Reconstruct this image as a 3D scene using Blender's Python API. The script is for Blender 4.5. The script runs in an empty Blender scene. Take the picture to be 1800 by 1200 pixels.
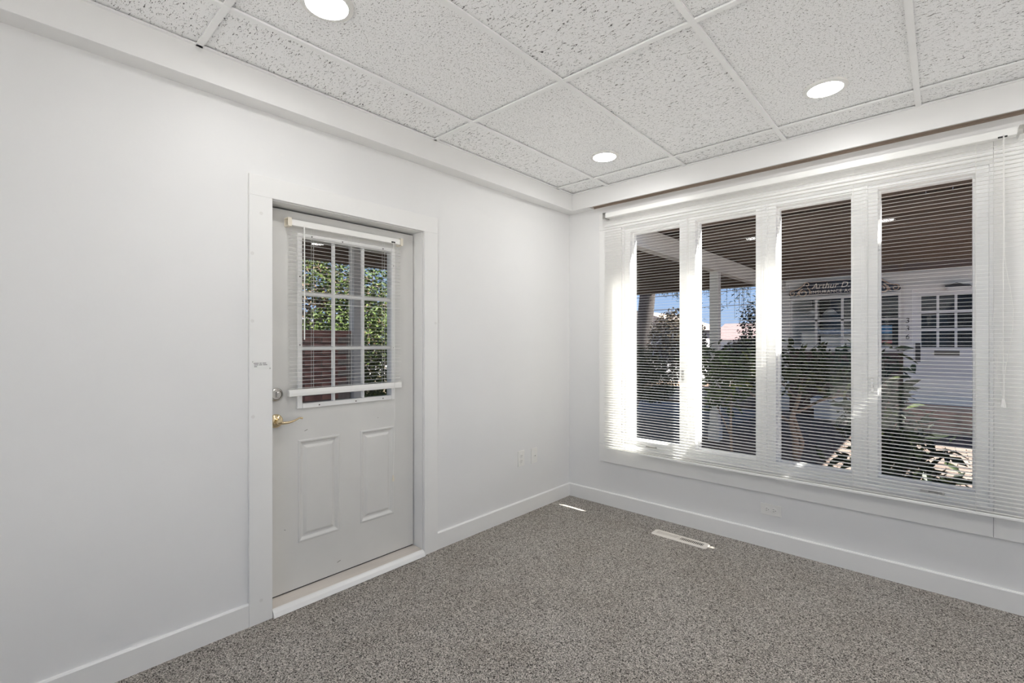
import bpy, bmesh, math, random
from mathutils import Vector, Matrix
R = math.radians
random.seed(7)
S = bpy.context.scene
COL = S.collection

# ------------------------------------------------------------------ camera, sky, sun, exposure
cam = bpy.data.cameras.new('camera'); camo = bpy.data.objects.new('camera', cam); COL.objects.link(camo)
cam.sensor_fit = 'HORIZONTAL'; cam.sensor_width = 36.0; cam.lens = 828.93 / 1800 * 36.0
cam.shift_y = 1.04 / 1800.0
cam.clip_start = 0.05; cam.clip_end = 500
camo.location = (2.3524, -3.3079, 1.3028); camo.rotation_euler = (R(90), 0, R(42.358))
S.camera = camo

SUN_DIR = Vector((0.8 * 2.3, 1.0, 2.3)).normalized()          # towards the sun
world = bpy.data.worlds.new('sky'); S.world = world; world.use_nodes = True
wn = world.node_tree.nodes; wl = world.node_tree.links
wtc = wn.new('ShaderNodeTexCoord'); wsp = wn.new('ShaderNodeSeparateXYZ'); wl.new(wtc.outputs['Generated'], wsp.inputs[0])
wcr = wn.new('ShaderNodeValToRGB'); we = wcr.color_ramp.elements              # clear sky, paler towards the horizon
we[0].position = 0.0; we[0].color = (.46, .60, .86, 1); we[1].position = 1.0; we[1].color = (.10, .22, .58, 1)
for ps, c in ((.06, (.40, .56, .86)), (.18, (.26, .45, .82)), (.45, (.16, .32, .70))):
    k = we.new(ps); k.color = (*c, 1)
wl.new(wsp.outputs['Z'], wcr.inputs[0])
bgn = wn['Background']; bgn.inputs['Strength'].default_value = 1.0
wl.new(wcr.outputs[0], bgn.inputs['Color'])
sun = bpy.data.lights.new('sun', 'SUN'); suno = bpy.data.objects.new('sun', sun); COL.objects.link(suno)
sun.energy = 24.0; sun.angle = R(0.53); sun.color = (1.0, 0.955, 0.90)
suno.location = (12, 8, 14); suno.rotation_euler = (-SUN_DIR).to_track_quat('-Z', 'Y').to_euler()
LAMP_STRENGTH = 86.0
LAMP_COLOR = (1.0, 0.995, 0.985)

S.view_settings.view_transform = 'Standard'; S.view_settings.look = 'None'
S.view_settings.gamma = 1.0; S.view_settings.use_curve_mapping = False
S.view_settings.exposure = 0.12
S.cycles.max_bounces = 12; S.cycles.diffuse_bounces = 7; S.cycles.glossy_bounces = 3
S.cycles.transparent_max_bounces = 16; S.cycles.sample_clamp_indirect = 6.0
S.cycles.caustics_reflective = False; S.cycles.caustics_refractive = False

# ------------------------------------------------------------------ helpers
class MB:
    def __init__(s): s.v = []; s.f = []
    def box(s, x0, x1, y0, y1, z0, z1):
        b = len(s.v)
        s.v += [(x0,y0,z0),(x1,y0,z0),(x1,y1,z0),(x0,y1,z0),(x0,y0,z1),(x1,y0,z1),(x1,y1,z1),(x0,y1,z1)]
        s.f += [(b,b+3,b+2,b+1),(b+4,b+5,b+6,b+7),(b,b+1,b+5,b+4),(b+1,b+2,b+6,b+5),(b+2,b+3,b+7,b+6),(b+3,b,b+4,b+7)]
        return s
    def hexa(s, P):                                   # 8 points, bottom ring then top ring (ccw from above)
        b = len(s.v); s.v += [tuple(p) for p in P]
        s.f += [(b,b+3,b+2,b+1),(b+4,b+5,b+6,b+7),(b,b+1,b+5,b+4),(b+1,b+2,b+6,b+5),(b+2,b+3,b+7,b+6),(b+3,b,b+4,b+7)]
        return s
    def prism(s, poly, frame, d0, d1):                # poly 2D (ccw), frame(a,b,d)->xyz
        b = len(s.v); n = len(poly)
        for d in (d0, d1):
            s.v += [tuple(frame(p[0], p[1], d)) for p in poly]
        s.f.append(tuple(b + n - 1 - i for i in range(n))); s.f.append(tuple(b + n + i for i in range(n)))
        for i in range(n):
            j = (i + 1) % n; s.f.append((b+i, b+j, b+n+j, b+n+i))
        return s
    def tube(s, pts, rad, n=8, caps=True):
        pts = [Vector(p) for p in pts]; b = len(s.v); m = len(pts)
        if not hasattr(rad, '__len__'): rad = [rad] * m
        up = None
        for i, p in enumerate(pts):
            t = (pts[min(i+1, m-1)] - pts[max(i-1, 0)]).normalized()
            if up is None: up = Vector((0,0,1)) if abs(t.z) < .9 else Vector((1,0,0))
            a = t.cross(up).normalized(); c = a.cross(t).normalized(); up = c
            for k in range(n):
                g = 2*math.pi*k/n; q = p + (a*math.cos(g) + c*math.sin(g))*rad[i]; s.v.append(tuple(q))
        for i in range(m-1):
            for k in range(n):
                k2 = (k+1) % n
                s.f.append((b+i*n+k, b+(i+1)*n+k, b+(i+1)*n+k2, b+i*n+k2))
        if caps:
            s.f.append(tuple(b+k for k in range(n))); s.f.append(tuple(b+(m-1)*n+n-1-k for k in range(n)))
        return s
    def lathe(s, prof, frame, n=28, cap0=False, cap1=False):   # prof [(r,h)], frame(a,b,h)->xyz
        b = len(s.v); m = len(prof)
        for r, h in prof:
            for k in range(n):
                g = 2*math.pi*k/n; s.v.append(tuple(frame(r*math.cos(g), r*math.sin(g), h)))
        for i in range(m-1):
            for k in range(n):
                k2 = (k+1) % n; s.f.append((b+i*n+k, b+i*n+k2, b+(i+1)*n+k2, b+(i+1)*n+k))
        if cap0: s.f.append(tuple(b+n-1-k for k in range(n)))
        if cap1: s.f.append(tuple(b+(m-1)*n+k for k in range(n)))
        return s

def fXY(x, y, z): return lambda a, b, h: (x+a, y+b, z+h)              # axis up
def fDN(x, y, z): return lambda a, b, h: (x+a, y-b, z-h)              # axis down
def fPX(x, y, z): return lambda a, b, h: (x+h, y+a, z+b)              # axis +x (a = y, b = z)
def fNY(x, y, z): return lambda a, b, h: (x+a, y-h, z+b)              # axis -y (a = x, b = z)

def tag(o, label=None, cat=None, group=None, kind=None):
    if label: o['label'] = label
    if cat: o['category'] = cat
    if group: o['group'] = group
    if kind: o['kind'] = kind
    return o

def wloc(o):
    p = Vector((0,0,0))
    while o: p += o.location; o = o.parent
    return p

def build(name, mb, mat, parent=None, bevel=0.0, smooth=None, recalc=True, seg=2):
    me = bpy.data.meshes.new(name)
    lo = [min(v[i] for v in mb.v) for i in range(3)]; hi = [max(v[i] for v in mb.v) for i in range(3)]
    c = Vector([(lo[i]+hi[i])/2 for i in range(3)])
    if parent is None: c.z = lo[2]
    me.from_pydata([(v[0]-c[0], v[1]-c[1], v[2]-c[2]) for v in mb.v], [], mb.f)
    if recalc:
        bm = bmesh.new(); bm.from_mesh(me); bmesh.ops.recalc_face_normals(bm, faces=bm.faces); bm.to_mesh(me); bm.free()
    if isinstance(mat, (list, tuple)):
        for m in mat: me.materials.append(m)
    else: me.materials.append(mat)
    if smooth is not None:
        me.polygons.foreach_set('use_smooth', [True]*len(me.polygons)); me.set_sharp_from_angle(angle=R(smooth))
    o = bpy.data.objects.new(name, me); COL.objects.link(o)
    if parent is not None: o.parent = parent; o.location = c - wloc(parent)
    else: o.location = c
    if bevel > 0:
        bv = o.modifiers.new('bevel', 'BEVEL'); bv.width = bevel; bv.segments = seg; bv.limit_method = 'ANGLE'
    return o

def empty(name, loc, label=None, cat=None, group=None, kind=None):
    o = bpy.data.objects.new(name, None); COL.objects.link(o); o.location = loc; o.empty_display_size = .05
    return tag(o, label, cat, group, kind)

def clone(src, parent, wpos, rot=None, scale=None):
    c = src.copy(); COL.objects.link(c); c.parent = parent
    c.location = Vector(wpos) - (wloc(parent) if parent else Vector((0,0,0)))
    if rot is not None: c.rotation_euler = rot
    if scale is not None: c.scale = scale
    return c

# ------------------------------------------------------------------ materials
def mat(name, col, rough=.5, metal=0.0, var=0.0, vscale=8.0, bump=0.0, bscale=120.0, spec=.5, stretch=None, col2=None):
    m = bpy.data.materials.new(name); m.use_nodes = True
    nt = m.node_tree; n = nt.nodes; l = nt.links; p = n['Principled BSDF']
    p.inputs['Base Color'].default_value = (*col, 1); p.inputs['Roughness'].default_value = rough
    p.inputs['Metallic'].default_value = metal; p.inputs['Specular IOR Level'].default_value = spec
    tc = n.new('ShaderNodeTexCoord'); vec = tc.outputs['Object']
    if stretch:
        mp = n.new('ShaderNodeMapping'); mp.inputs['Scale'].default_value = stretch; l.new(vec, mp.inputs['Vector']); vec = mp.outputs[0]
    if var > 0 or col2:
        nz = n.new('ShaderNodeTexNoise'); nz.inputs['Scale'].default_value = vscale; nz.inputs['Detail'].default_value = 5
        l.new(vec, nz.inputs['Vector'])
        cr = n.new('ShaderNodeValToRGB'); cr.color_ramp.elements[0].position = .32; cr.color_ramp.elements[1].position = .68
        a = [max(0, c*(1-var)) for c in col]; b = [min(1, c*(1+var)) for c in (col2 or col)]
        cr.color_ramp.elements[0].color = (*a, 1); cr.color_ramp.elements[1].color = (*b, 1)
        l.new(nz.outputs['Fac'], cr.inputs[0]); l.new(cr.outputs[0], p.inputs['Base Color'])
    if bump > 0:
        nb = n.new('ShaderNodeTexNoise'); nb.inputs['Scale'].default_value = bscale; nb.inputs['Detail'].default_value = 3
        l.new(vec, nb.inputs['Vector'])
        bp = n.new('ShaderNodeBump'); bp.inputs['Strength'].default_value = bump; bp.inputs['Distance'].default_value = .004
        l.new(nb.outputs['Fac'], bp.inputs['Height']); l.new(bp.outputs[0], p.inputs['Normal'])
    return m

def tile_mat(name, scale, st, lo, hi, dark):
    m = bpy.data.materials.new(name); m.use_nodes = True
    nt = m.node_tree; n = nt.nodes; l = nt.links; p = n['Principled BSDF']
    p.inputs['Roughness'].default_value = .9; p.inputs['Specular IOR Level'].default_value = .2
    tc = n.new('ShaderNodeTexCoord'); oi = n.new('ShaderNodeObjectInfo')
    mp = n.new('ShaderNodeMapping'); mp.inputs['Scale'].default_value = st
    add = n.new('ShaderNodeVectorMath'); add.operation = 'ADD'
    cmb = n.new('ShaderNodeCombineXYZ'); mul = n.new('ShaderNodeMath'); mul.operation = 'MULTIPLY'; mul.inputs[1].default_value = 37.0
    l.new(oi.outputs['Random'], mul.inputs[0]); l.new(mul.outputs[0], cmb.inputs[2])
    l.new(tc.outputs['Object'], mp.inputs['Vector']); l.new(mp.outputs[0], add.inputs[0]); l.new(cmb.outputs[0], add.inputs[1])
    nz = n.new('ShaderNodeTexNoise'); nz.inputs['Scale'].default_value = scale; nz.inputs['Detail'].default_value = 1.5
    nz.inputs['Distortion'].default_value = .6
    l.new(add.outputs[0], nz.inputs['Vector'])
    sb_ = n.new('ShaderNodeMath'); sb_.operation = 'SUBTRACT'; sb_.inputs[1].default_value = .5; l.new(nz.outputs['Fac'], sb_.inputs[0])
    ab = n.new('ShaderNodeMath'); ab.operation = 'ABSOLUTE'; l.new(sb_.outputs[0], ab.inputs[0])
    ln = n.new('ShaderNodeMapRange'); ln.inputs['From Min'].default_value = lo; ln.inputs['From Max'].default_value = lo*.45
    l.new(ab.outputs[0], ln.inputs['Value'])                       # thin worm-like fissures ...
    n3 = n.new('ShaderNodeTexNoise'); n3.inputs['Scale'].default_value = scale*1.15; n3.inputs['Detail'].default_value = 1
    mp3 = n.new('ShaderNodeMapping'); mp3.inputs['Location'].default_value = (3.1, 7.7, 1.3); l.new(add.outputs[0], mp3.inputs['Vector']); l.new(mp3.outputs[0], n3.inputs['Vector'])
    mk = n.new('ShaderNodeMapRange'); mk.inputs['From Min'].default_value = hi; mk.inputs['From Max'].default_value = hi+.04
    l.new(n3.outputs['Fac'], mk.inputs['Value'])                   # ... broken into short pieces
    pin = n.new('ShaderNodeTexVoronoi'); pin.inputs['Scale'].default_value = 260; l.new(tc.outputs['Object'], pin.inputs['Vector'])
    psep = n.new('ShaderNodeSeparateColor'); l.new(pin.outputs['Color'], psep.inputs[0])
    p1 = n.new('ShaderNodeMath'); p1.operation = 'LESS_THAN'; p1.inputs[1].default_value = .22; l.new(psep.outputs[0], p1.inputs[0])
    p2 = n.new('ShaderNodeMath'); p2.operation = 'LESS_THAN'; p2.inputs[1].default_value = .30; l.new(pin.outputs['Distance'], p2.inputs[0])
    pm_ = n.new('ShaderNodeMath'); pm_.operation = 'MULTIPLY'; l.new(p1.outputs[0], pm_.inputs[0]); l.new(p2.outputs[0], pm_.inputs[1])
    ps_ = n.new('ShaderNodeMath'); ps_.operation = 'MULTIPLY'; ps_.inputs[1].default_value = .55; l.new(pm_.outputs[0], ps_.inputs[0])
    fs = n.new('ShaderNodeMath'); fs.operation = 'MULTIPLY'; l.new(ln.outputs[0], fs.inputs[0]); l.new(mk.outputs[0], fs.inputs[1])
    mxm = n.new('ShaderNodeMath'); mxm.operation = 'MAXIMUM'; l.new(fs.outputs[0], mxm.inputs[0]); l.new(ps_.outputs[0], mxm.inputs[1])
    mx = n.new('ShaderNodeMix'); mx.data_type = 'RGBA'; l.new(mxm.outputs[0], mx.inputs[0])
    mx.inputs[6].default_value = (.965, .965, .965, 1); mx.inputs[7].default_value = (dark, dark*.97, dark*.93, 1)  # dark colour stands in for shade inside the fissures and pinholes
    l.new(mx.outputs[2], p.inputs['Base Color'])
    return m

def carpet_mat():
    m = bpy.data.materials.new('carpet_loop'); m.use_nodes = True
    nt = m.node_tree; n = nt.nodes; l = nt.links; p = n['Principled BSDF']
    p.inputs['Roughness'].default_value = .95; p.inputs['Specular IOR Level'].default_value = .1
    tc = n.new('ShaderNodeTexCoord')
    vo = n.new('ShaderNodeTexVoronoi'); vo.inputs['Scale'].default_value = 300; l.new(tc.outputs['Object'], vo.inputs['Vector'])
    sp = n.new('ShaderNodeSeparateColor'); l.new(vo.outputs['Color'], sp.inputs[0])
    cr = n.new('ShaderNodeValToRGB'); e = cr.color_ramp.elements
    e[0].position = 0.0; e[0].color = (.045, .041, .038, 1)
    e[1].position = 1.0; e[1].color = (.78, .735, .68, 1)
    for ps, c in ((.20, (.062, .056, .050)), (.28, (.28, .26, .235)), (.55, (.375, .35, .32)), (.78, (.49, .46, .425))):
        k = e.new(ps); k.color = (*c, 1)
    l.new(sp.outputs[0], cr.inputs[0])
    nz = n.new('ShaderNodeTexNoise'); nz.inputs['Scale'].default_value = 3; nz.inputs['Detail'].default_value = 4
    l.new(tc.outputs['Object'], nz.inputs['Vector'])
    c2 = n.new('ShaderNodeValToRGB'); c2.color_ramp.elements[0].position = .3; c2.color_ramp.elements[1].position = .7
    c2.color_ramp.elements[0].color = (.92, .90, .88, 1); c2.color_ramp.elements[1].color = (1.06, 1.06, 1.06, 1)
    l.new(nz.outputs['Fac'], c2.inputs[0])
    mx = n.new('ShaderNodeMix'); mx.data_type = 'RGBA'; mx.blend_type = 'MULTIPLY'; mx.inputs[0].default_value = 1
    l.new(cr.outputs[0], mx.inputs[6]); l.new(c2.outputs[0], mx.inputs[7]); l.new(mx.outputs[2], p.inputs['Base Color'])
    bp = n.new('ShaderNodeBump'); bp.inputs['Strength'].default_value = .7; bp.inputs['Distance'].default_value = .004; bp.invert = True
    l.new(vo.outputs['Distance'], bp.inputs['Height']); l.new(bp.outputs[0], p.inputs['Normal'])
    return m

def glass_mat(name, refl=.045, tint=(.97, .98, .97)):
    m = bpy.data.materials.new(name); m.use_nodes = True
    nt = m.node_tree; n = nt.nodes; l = nt.links; n.remove(n['Principled BSDF'])
    t = n.new('ShaderNodeBsdfTransparent'); t.inputs[0].default_value = (*tint, 1)
    g = n.new('ShaderNodeBsdfGlossy'); g.inputs['Roughness'].default_value = .02
    lw = n.new('ShaderNodeLayerWeight'); lw.inputs[0].default_value = .5; pw = n.new('ShaderNodeMath'); pw.operation = 'POWER'; pw.inputs[1].default_value = 4.5
    l.new(lw.outputs['Facing'], pw.inputs[0])
    fr = n.new('ShaderNodeMath'); fr.operation = 'MULTIPLY_ADD'; fr.inputs[1].default_value = .45; fr.inputs[2].default_value = .012
    l.new(pw.outputs[0], fr.inputs[0])
    mx = n.new('ShaderNodeMixShader'); l.new(fr.outputs[0], mx.inputs[0]); l.new(t.outputs[0], mx.inputs[1]); l.new(g.outputs[0], mx.inputs[2])
    l.new(mx.outputs[0], n['Material Output'].inputs[0])
    return m

def emit_mat(name, col, s):
    m = bpy.data.materials.new(name); m.use_nodes = True
    nt = m.node_tree; n = nt.nodes; n.remove(n['Principled BSDF'])
    e = n.new('ShaderNodeEmission'); e.inputs[0].default_value = (*col, 1); e.inputs[1].default_value = s
    nt.links.new(e.outputs[0], n['Material Output'].inputs[0])
    return m

def leaf_mat(name, a, b, c, rough=.35):
    m = bpy.data.materials.new(name); m.use_nodes = True
    nt = m.node_tree; n = nt.nodes; l = nt.links; p = n['Principled BSDF']
    p.inputs['Roughness'].default_value = rough + .2; p.inputs['Specular IOR Level'].default_value = .25
    tc = n.new('ShaderNodeTexCoord'); oi = n.new('ShaderNodeObjectInfo')
    nz = n.new('ShaderNodeTexNoise'); nz.inputs['Scale'].default_value = 9; l.new(tc.outputs['Object'], nz.inputs['Vector'])
    ad = n.new('ShaderNodeMath'); ad.operation = 'ADD'; l.new(nz.outputs['Fac'], ad.inputs[0])
    ml = n.new('ShaderNodeMath'); ml.operation = 'MULTIPLY_ADD'; ml.inputs[1].default_value = .7; ml.inputs[2].default_value = -.35
    l.new(oi.outputs['Random'], ml.inputs[0]); l.new(ml.outputs[0], ad.inputs[1])
    cr = n.new('ShaderNodeValToRGB'); e = cr.color_ramp.elements
    e[0].position = .2; e[0].color = (*a, 1); e[1].position = .85; e[1].color = (*c, 1); k = e.new(.5); k.color = (*b, 1)
    l.new(ad.outputs[0], cr.inputs[0]); l.new(cr.outputs[0], p.inputs['Base Color'])
    return m

M = {}
M['wall'] = mat('wall_paint', (.82, .817, .812), .45, var=.012, vscale=2, bump=.05, bscale=60, spec=.4)
M['wall_bounce'] = mat('bounce_wall_paint', (.90, .895, .885), .5, var=.012, vscale=2)  # unseen walls painted lighter to bounce more light onto the ceiling
M['trim'] = mat('trim_paint', (.85, .845, .83), .3, var=.01, vscale=4, bump=.03, bscale=40)
M['soffit'] = mat('soffit_paint', (.84, .835, .825), .4, var=.01, vscale=3)
M['door'] = mat('door_paint', (.70, .69, .665), .35, var=.02, vscale=5, bump=.03, bscale=30)
M['ivory'] = mat('ivory_plastic', (.80, .74, .62), .4, var=.03)
M['white'] = mat('white_plastic', (.86, .85, .82), .35, var=.01)
M['vinyl'] = mat('white_vinyl', (.92, .92, .915), .3, var=.01)
M['slat'] = mat('painted_slat', (.86, .855, .83), .35, var=.01)
M['cord'] = mat('white_cord', (.84, .83, .80), .8, var=.02)
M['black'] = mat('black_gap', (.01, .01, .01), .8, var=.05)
M['dark'] = mat('dark_slot', (.03, .028, .025), .6, var=.05)
M['screw'] = mat('screw_steel', (.12, .11, .10), .4, metal=.6, var=.05)
M['brass'] = mat('polished_brass', (.80, .66, .42), .14, metal=1, var=.03)
M['chrome'] = mat('satin_chrome', (.62, .60, .57), .22, metal=1, var=.03)
M['clear'] = mat('bracket_metal', (.55, .54, .52), .3, metal=.8, var=.05)
M['paper'] = mat('white_paper', (.82, .82, .80), .8, var=.01)
M['ink'] = mat('grey_ink', (.18, .18, .18), .8, var=.02)
M['threshold'] = mat('worn_threshold', (.62, .57, .52), .5, var=.10, vscale=14, stretch=(1, .15, 1))
M['rawwood'] = mat('raw_pocket_wood', (.36, .29, .235), .8, var=.2, vscale=6, stretch=(.1, 1, 1))
M['register'] = mat('cream_enamel', (.82, .77, .70), .35, var=.02)
M['tee'] = mat('ceiling_tee_enamel', (.93, .93, .925), .4, var=.01)
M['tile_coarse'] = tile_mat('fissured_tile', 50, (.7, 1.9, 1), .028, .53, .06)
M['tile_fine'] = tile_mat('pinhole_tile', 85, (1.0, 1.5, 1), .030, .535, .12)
M['carpet'] = carpet_mat()
M['glass'] = glass_mat('window_glass')
M['reflector'] = mat('bounce_pavement', (.80, .775, .74), .9, var=.08, vscale=3)  # kept very pale to bounce more sun through the added window
M['lens'] = emit_mat('lamp_lens', LAMP_COLOR, LAMP_STRENGTH)
M['filler'] = mat('nail_filler', (.77, .76, .74), .5, var=.02)

# ------------------------------------------------------------------ room shell
HC, ZS, DS = 2.517, 2.384, .098         # ceiling, soffit bottom, soffit projection
RX, RY = 3.75, -4.35
tag(build('floor', MB().box(-.0, RX, RY, 0, -.05, 0), M['carpet']), 'speckled grey brown loop carpet covering the room floor', 'floor', kind='structure')

DY0, DY1, DZ = -2.425, -1.54, 1.98      # door opening
mb = MB().box(-.2, 0, RY-.2, DY0, -.05, 2.75).box(-.2, 0, DY1, .14, -.05, 2.75).box(-.2, 0, DY0, DY1, DZ, 2.75)
tag(build('wall_left', mb, M['wall']), 'smooth off-white painted wall holding the half-glazed door', 'wall', kind='structure')
WX0, WX1, WZ0, WZ1 = .50, 2.545, .487, 2.203
mb = MB().box(0, WX0, 0, .14, -.05, 2.75).box(WX1, RX+.2, 0, .14, -.05, 2.75).box(WX0, WX1, 0, .14, -.05, WZ0).box(WX0, WX1, 0, .14, WZ1, 2.75)
tag(build('wall_right', mb, M['wall']), 'off-white painted wall holding the wide four-light window', 'wall', kind='structure')
NX0, NX1, NZ0, NZ1 = 1.15, 3.55, .12, 2.36
mb = MB().box(-.0, NX0, RY-.2, RY, -.05, 2.75).box(NX1, RX+.2, RY-.2, RY, -.05, 2.75).box(NX0, NX1, RY-.2, RY, -.05, NZ0).box(NX0, NX1, RY-.2, RY, NZ1, 2.75)
tag(build('wall_back', mb, M['wall_bounce']), 'off-white painted wall behind the camera opposite the window', 'wall', kind='structure')
tag(build('wall_near', MB().box(RX, RX+.2, RY, 0, -.05, 2.75), M['wall_bounce']), 'off-white painted wall behind the camera opposite the door', 'wall', kind='structure')
w2 = empty('fill_window', ((NX0+NX1)/2, RY-.1, NZ0), 'white three-light window added unseen behind the camera for fill daylight', 'window', kind='structure')  # added window, out of view, lets daylight fill the ceiling and walls
build('frame', MB().box(NX0, NX0+.04, RY-.15, RY, NZ0, NZ1).box(NX1-.04, NX1, RY-.15, RY, NZ0, NZ1).box(NX0+.04, NX1-.04, RY-.15, RY, NZ0, NZ0+.04).box(NX0+.04, NX1-.04, RY-.15, RY, NZ1-.04, NZ1), M['vinyl'], w2)
for k in range(3):
    a = NX0+.04 + (NX1-NX0-.08)*k/3; b = NX0+.04 + (NX1-NX0-.08)*(k+1)/3
    if k: build('mullion', MB().box(a-.025, a+.025, RY-.12, RY-.02, NZ0+.04, NZ1-.04), M['vinyl'], w2)
    build('pane', MB().box(a, b, RY-.082, RY-.078, NZ0+.04, NZ1-.04), M['glass'], w2)

# ceiling: slab, tiles, tees
ceil = build('ceiling', MB().box(-.2, RX+.2, RY-.2, .14, 2.75, 2.85), M['wall'])
tag(ceil, 'suspended ceiling of white fissured tiles in a white grid', 'ceiling', kind='structure')
gx = [DS] + [.434 + .6096*k for k in range(6)] + [RX]
gx = [g for g in gx if g <= RX]
gy = [-DS] + [-.305 - 1.2192*k for k in range(5)] + [RY]
gy = [g for g in gy if g >= RY]
LAMPS = [(.715, -.61), (1.938, -.62), (.712, -2.50), (1.938, -2.50), (3.16, -.62), (3.16, -2.50)]  # visible lamps come first; the rest are unseen, added for even fill
for i in range(len(gx)-1):
    for j in range(len(gy)-1):
        x0, x1, y1, y0 = gx[i], gx[i+1], gy[j], gy[j+1]
        has = any(x0 < a < x1 and y0 < b < y1 for a, b in LAMPS) and i in (1, 3, 5)
        fine = i in (1, 3, 5)
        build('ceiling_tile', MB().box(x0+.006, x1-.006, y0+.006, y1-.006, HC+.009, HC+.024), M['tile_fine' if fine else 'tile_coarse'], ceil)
W = .012
for g in gx[1:-1]:
    build('main_tee', MB().box(g-W, g+W, RY, -DS, HC-.004, HC+.004).box(g-.002, g+.002, RY, -DS, HC+.003, HC+.035), M['tee'], ceil)
for j, g in enumerate(gy[1:-1]):
    for i in range(len(gx)-1):
        a = gx[i] + (W if i else 0); b = gx[i+1] - W
        build('cross_tee', MB().box(a, b, g-W, g+W, HC-.003, HC+.004), M['tee'], ceil)
build('wall_angle', MB().box(DS, DS+.014, RY, -DS, HC-.003, HC+.003), M['tee'], ceil)
build('wall_angle', MB().box(DS+.014, RX, -DS-.014, -DS, HC-.003, HC+.003), M['tee'], ceil)

# soffit boxes under the ceiling
tag(build('trim_1', MB().box(0, DS, RY, 0, ZS, HC+.02), M['soffit'], bevel=.002), 'white boxed soffit along the top of the door wall', 'soffit', kind='structure')
sf = tag(empty('trim_2', (1.8, -DS/2, ZS), 'white boxed soffit above the window with a dark slot underneath', 'soffit', kind='structure'), None)
build('fascia_board', MB().box(DS, RX, -DS, -DS+.012, ZS, HC+.02), M['soffit'], sf, bevel=.001)
build('closed_end', MB().box(DS, .25, -DS+.02, 0, ZS+.002, HC+.02), M['soffit'], sf)
build('pocket_lining', MB().box(.25, RX, -DS+.013, -.001, ZS+.018, HC+.02), M['rawwood'], sf)
build('pocket_lining', MB().box(.25, RX, -.008, -.0005, ZS+.006, ZS+.018), M['rawwood'], sf)

# baseboards
def baseboard(name, poly_pts, frame, d0, d1, label):
    return tag(build(name, MB().prism(poly_pts, frame, d0, d1), M['trim']), label, 'baseboard', kind='structure')
prof = [(0, 0), (.014, 0), (.014, .100), (.009, .106), (0, .106)]
baseboard('baseboard_left', prof, lambda a, b, d: (a, d, b), DY1+.102, -.0, 'white painted baseboard between the door and the corner')
baseboard('baseboard_left', prof, lambda a, b, d: (a, d, b), RY, DY0-.101, 'white painted baseboard left of the door')
baseboard('baseboard_right', prof, lambda a, b, d: (d, -a, b), .014, RX, 'white painted baseboard under the window')

# window casing boards
wc = empty('trim_3', (1.52, -.01, .345), 'flat white casing boards framing the wide window', 'window trim', kind='structure')
CX0, CX1, CZ0, CZ1 = .305, 2.74, .347, 2.332
build('casing_board', MB().box(CX0, WX0+.004, -.018, 0, WZ0, WZ1-.004), M['trim'], wc, bevel=.0015)
build('casing_board', MB().box(WX1-.006, CX1, -.018, 0, CZ0, CZ1), M['trim'], wc, bevel=.0015)
build('casing_board', MB().box(CX0, WX1-.007, -.018, 0, CZ0, WZ0-.001), M['trim'], wc, bevel=.0015)
build('casing_board', MB().box(CX0, WX1-.007, -.018, 0, WZ1-.003, CZ1), M['trim'], wc, bevel=.0015)

# ------------------------------------------------------------------ window unit
win = empty('window_1', (1.52, .06, WZ0), 'wide white vinyl window of four tall panes behind a mini blind', 'window', kind='structure')
build('frame', MB().box(WX0, WX0+.02, 0, .13, WZ0, WZ1).box(WX1-.02, WX1, 0, .13, WZ0, WZ1)
      .box(WX0+.02, WX1-.02, 0, .13, WZ0, WZ0+.02).box(WX0+.02, WX1-.02, 0, .13, WZ1-.02, WZ1), M['vinyl'], win, bevel=.0015)
P = .5077
GZ0, GZ1 = .541, 2.155
for i in range(3):
    xm = .565 + .39 + P*i + .0588
    build('mullion', MB().box(xm-.014, xm+.014, .004, .13, WZ0+.02, WZ1-.02).box(xm-.006, xm+.006, -.004, .006, WZ0+.02, WZ1-.02), M['vinyl'], win, bevel=.001)
for i in range(4):
    a, b = .565 + P*i, .955 + P*i
    oa = WX0+.02 if i == 0 else a-.0448; ob = WX1-.02 if i == 3 else b+.0448
    op = i in (0, 3)                                         # casement lights open, the middle two are fixed
    f0 = .014 if op else .006
    sm = MB()
    for (x0, x1, z0, z1) in ((oa, a, WZ0+.02, WZ1-.02), (b, ob, WZ0+.02, WZ1-.02), (a, b, WZ0+.02, GZ0), (a, b, GZ1, WZ1-.02)):
        sm.box(x0, x1, f0, .10, z0, z1)
    sh = build('sash', sm, M['vinyl'], win, bevel=.002)
    gm = MB()                                                # glazing bead, stepped back from the sash face
    t = .010
    for (x0, x1, z0, z1) in ((a, a+t, GZ0, GZ1), (b-t, b, GZ0, GZ1), (a+t, b-t, GZ0, GZ0+t), (a+t, b-t, GZ1-t, GZ1)):
        gm.box(x0, x1, .055, .098, z0, z1)
    build('glazing_bead', gm, M['vinyl'], sh, bevel=.0015)
    build('pane', MB().box(a+.002, b-.002, .080, .084, GZ0+.002, GZ1-.002), M['glass'], sh)
    if op:
        xc = (a+b)/2 + (-.02 if i == 0 else .02)
        cm = MB().box(xc-.035, xc+.035, -.006, f0, WZ0+.021, WZ0+.036).tube([(xc, -.006, WZ0+.03), (xc+.01, -.02, WZ0+.036), (xc+.05, -.022, WZ0+.034)], .004, 6).lathe([(.007, -.007), (.008, 0), (.007, .007)], fXY(xc+.052, -.022, WZ0+.036), 10, True, True)
        build('crank_handle', cm, M['clear'], sh, smooth=40)
        xl = oa+.02 if i == 3 else ob-.02
        build('sash_lock', MB().box(xl-.007, xl+.007, f0-.008, f0, 1.02, 1.10).box(xl-.004, xl+.004, f0-.02, f0-.008, 1.05, 1.065), M['clear'], sh, bevel=.001)
    if i == 3:
        build('dark_strip', MB().box(a-.035, b+.035, f0-.002, f0, GZ0-.018, GZ0-.014), M['dark'], sh)  # thin dark strip below the glass

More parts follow.
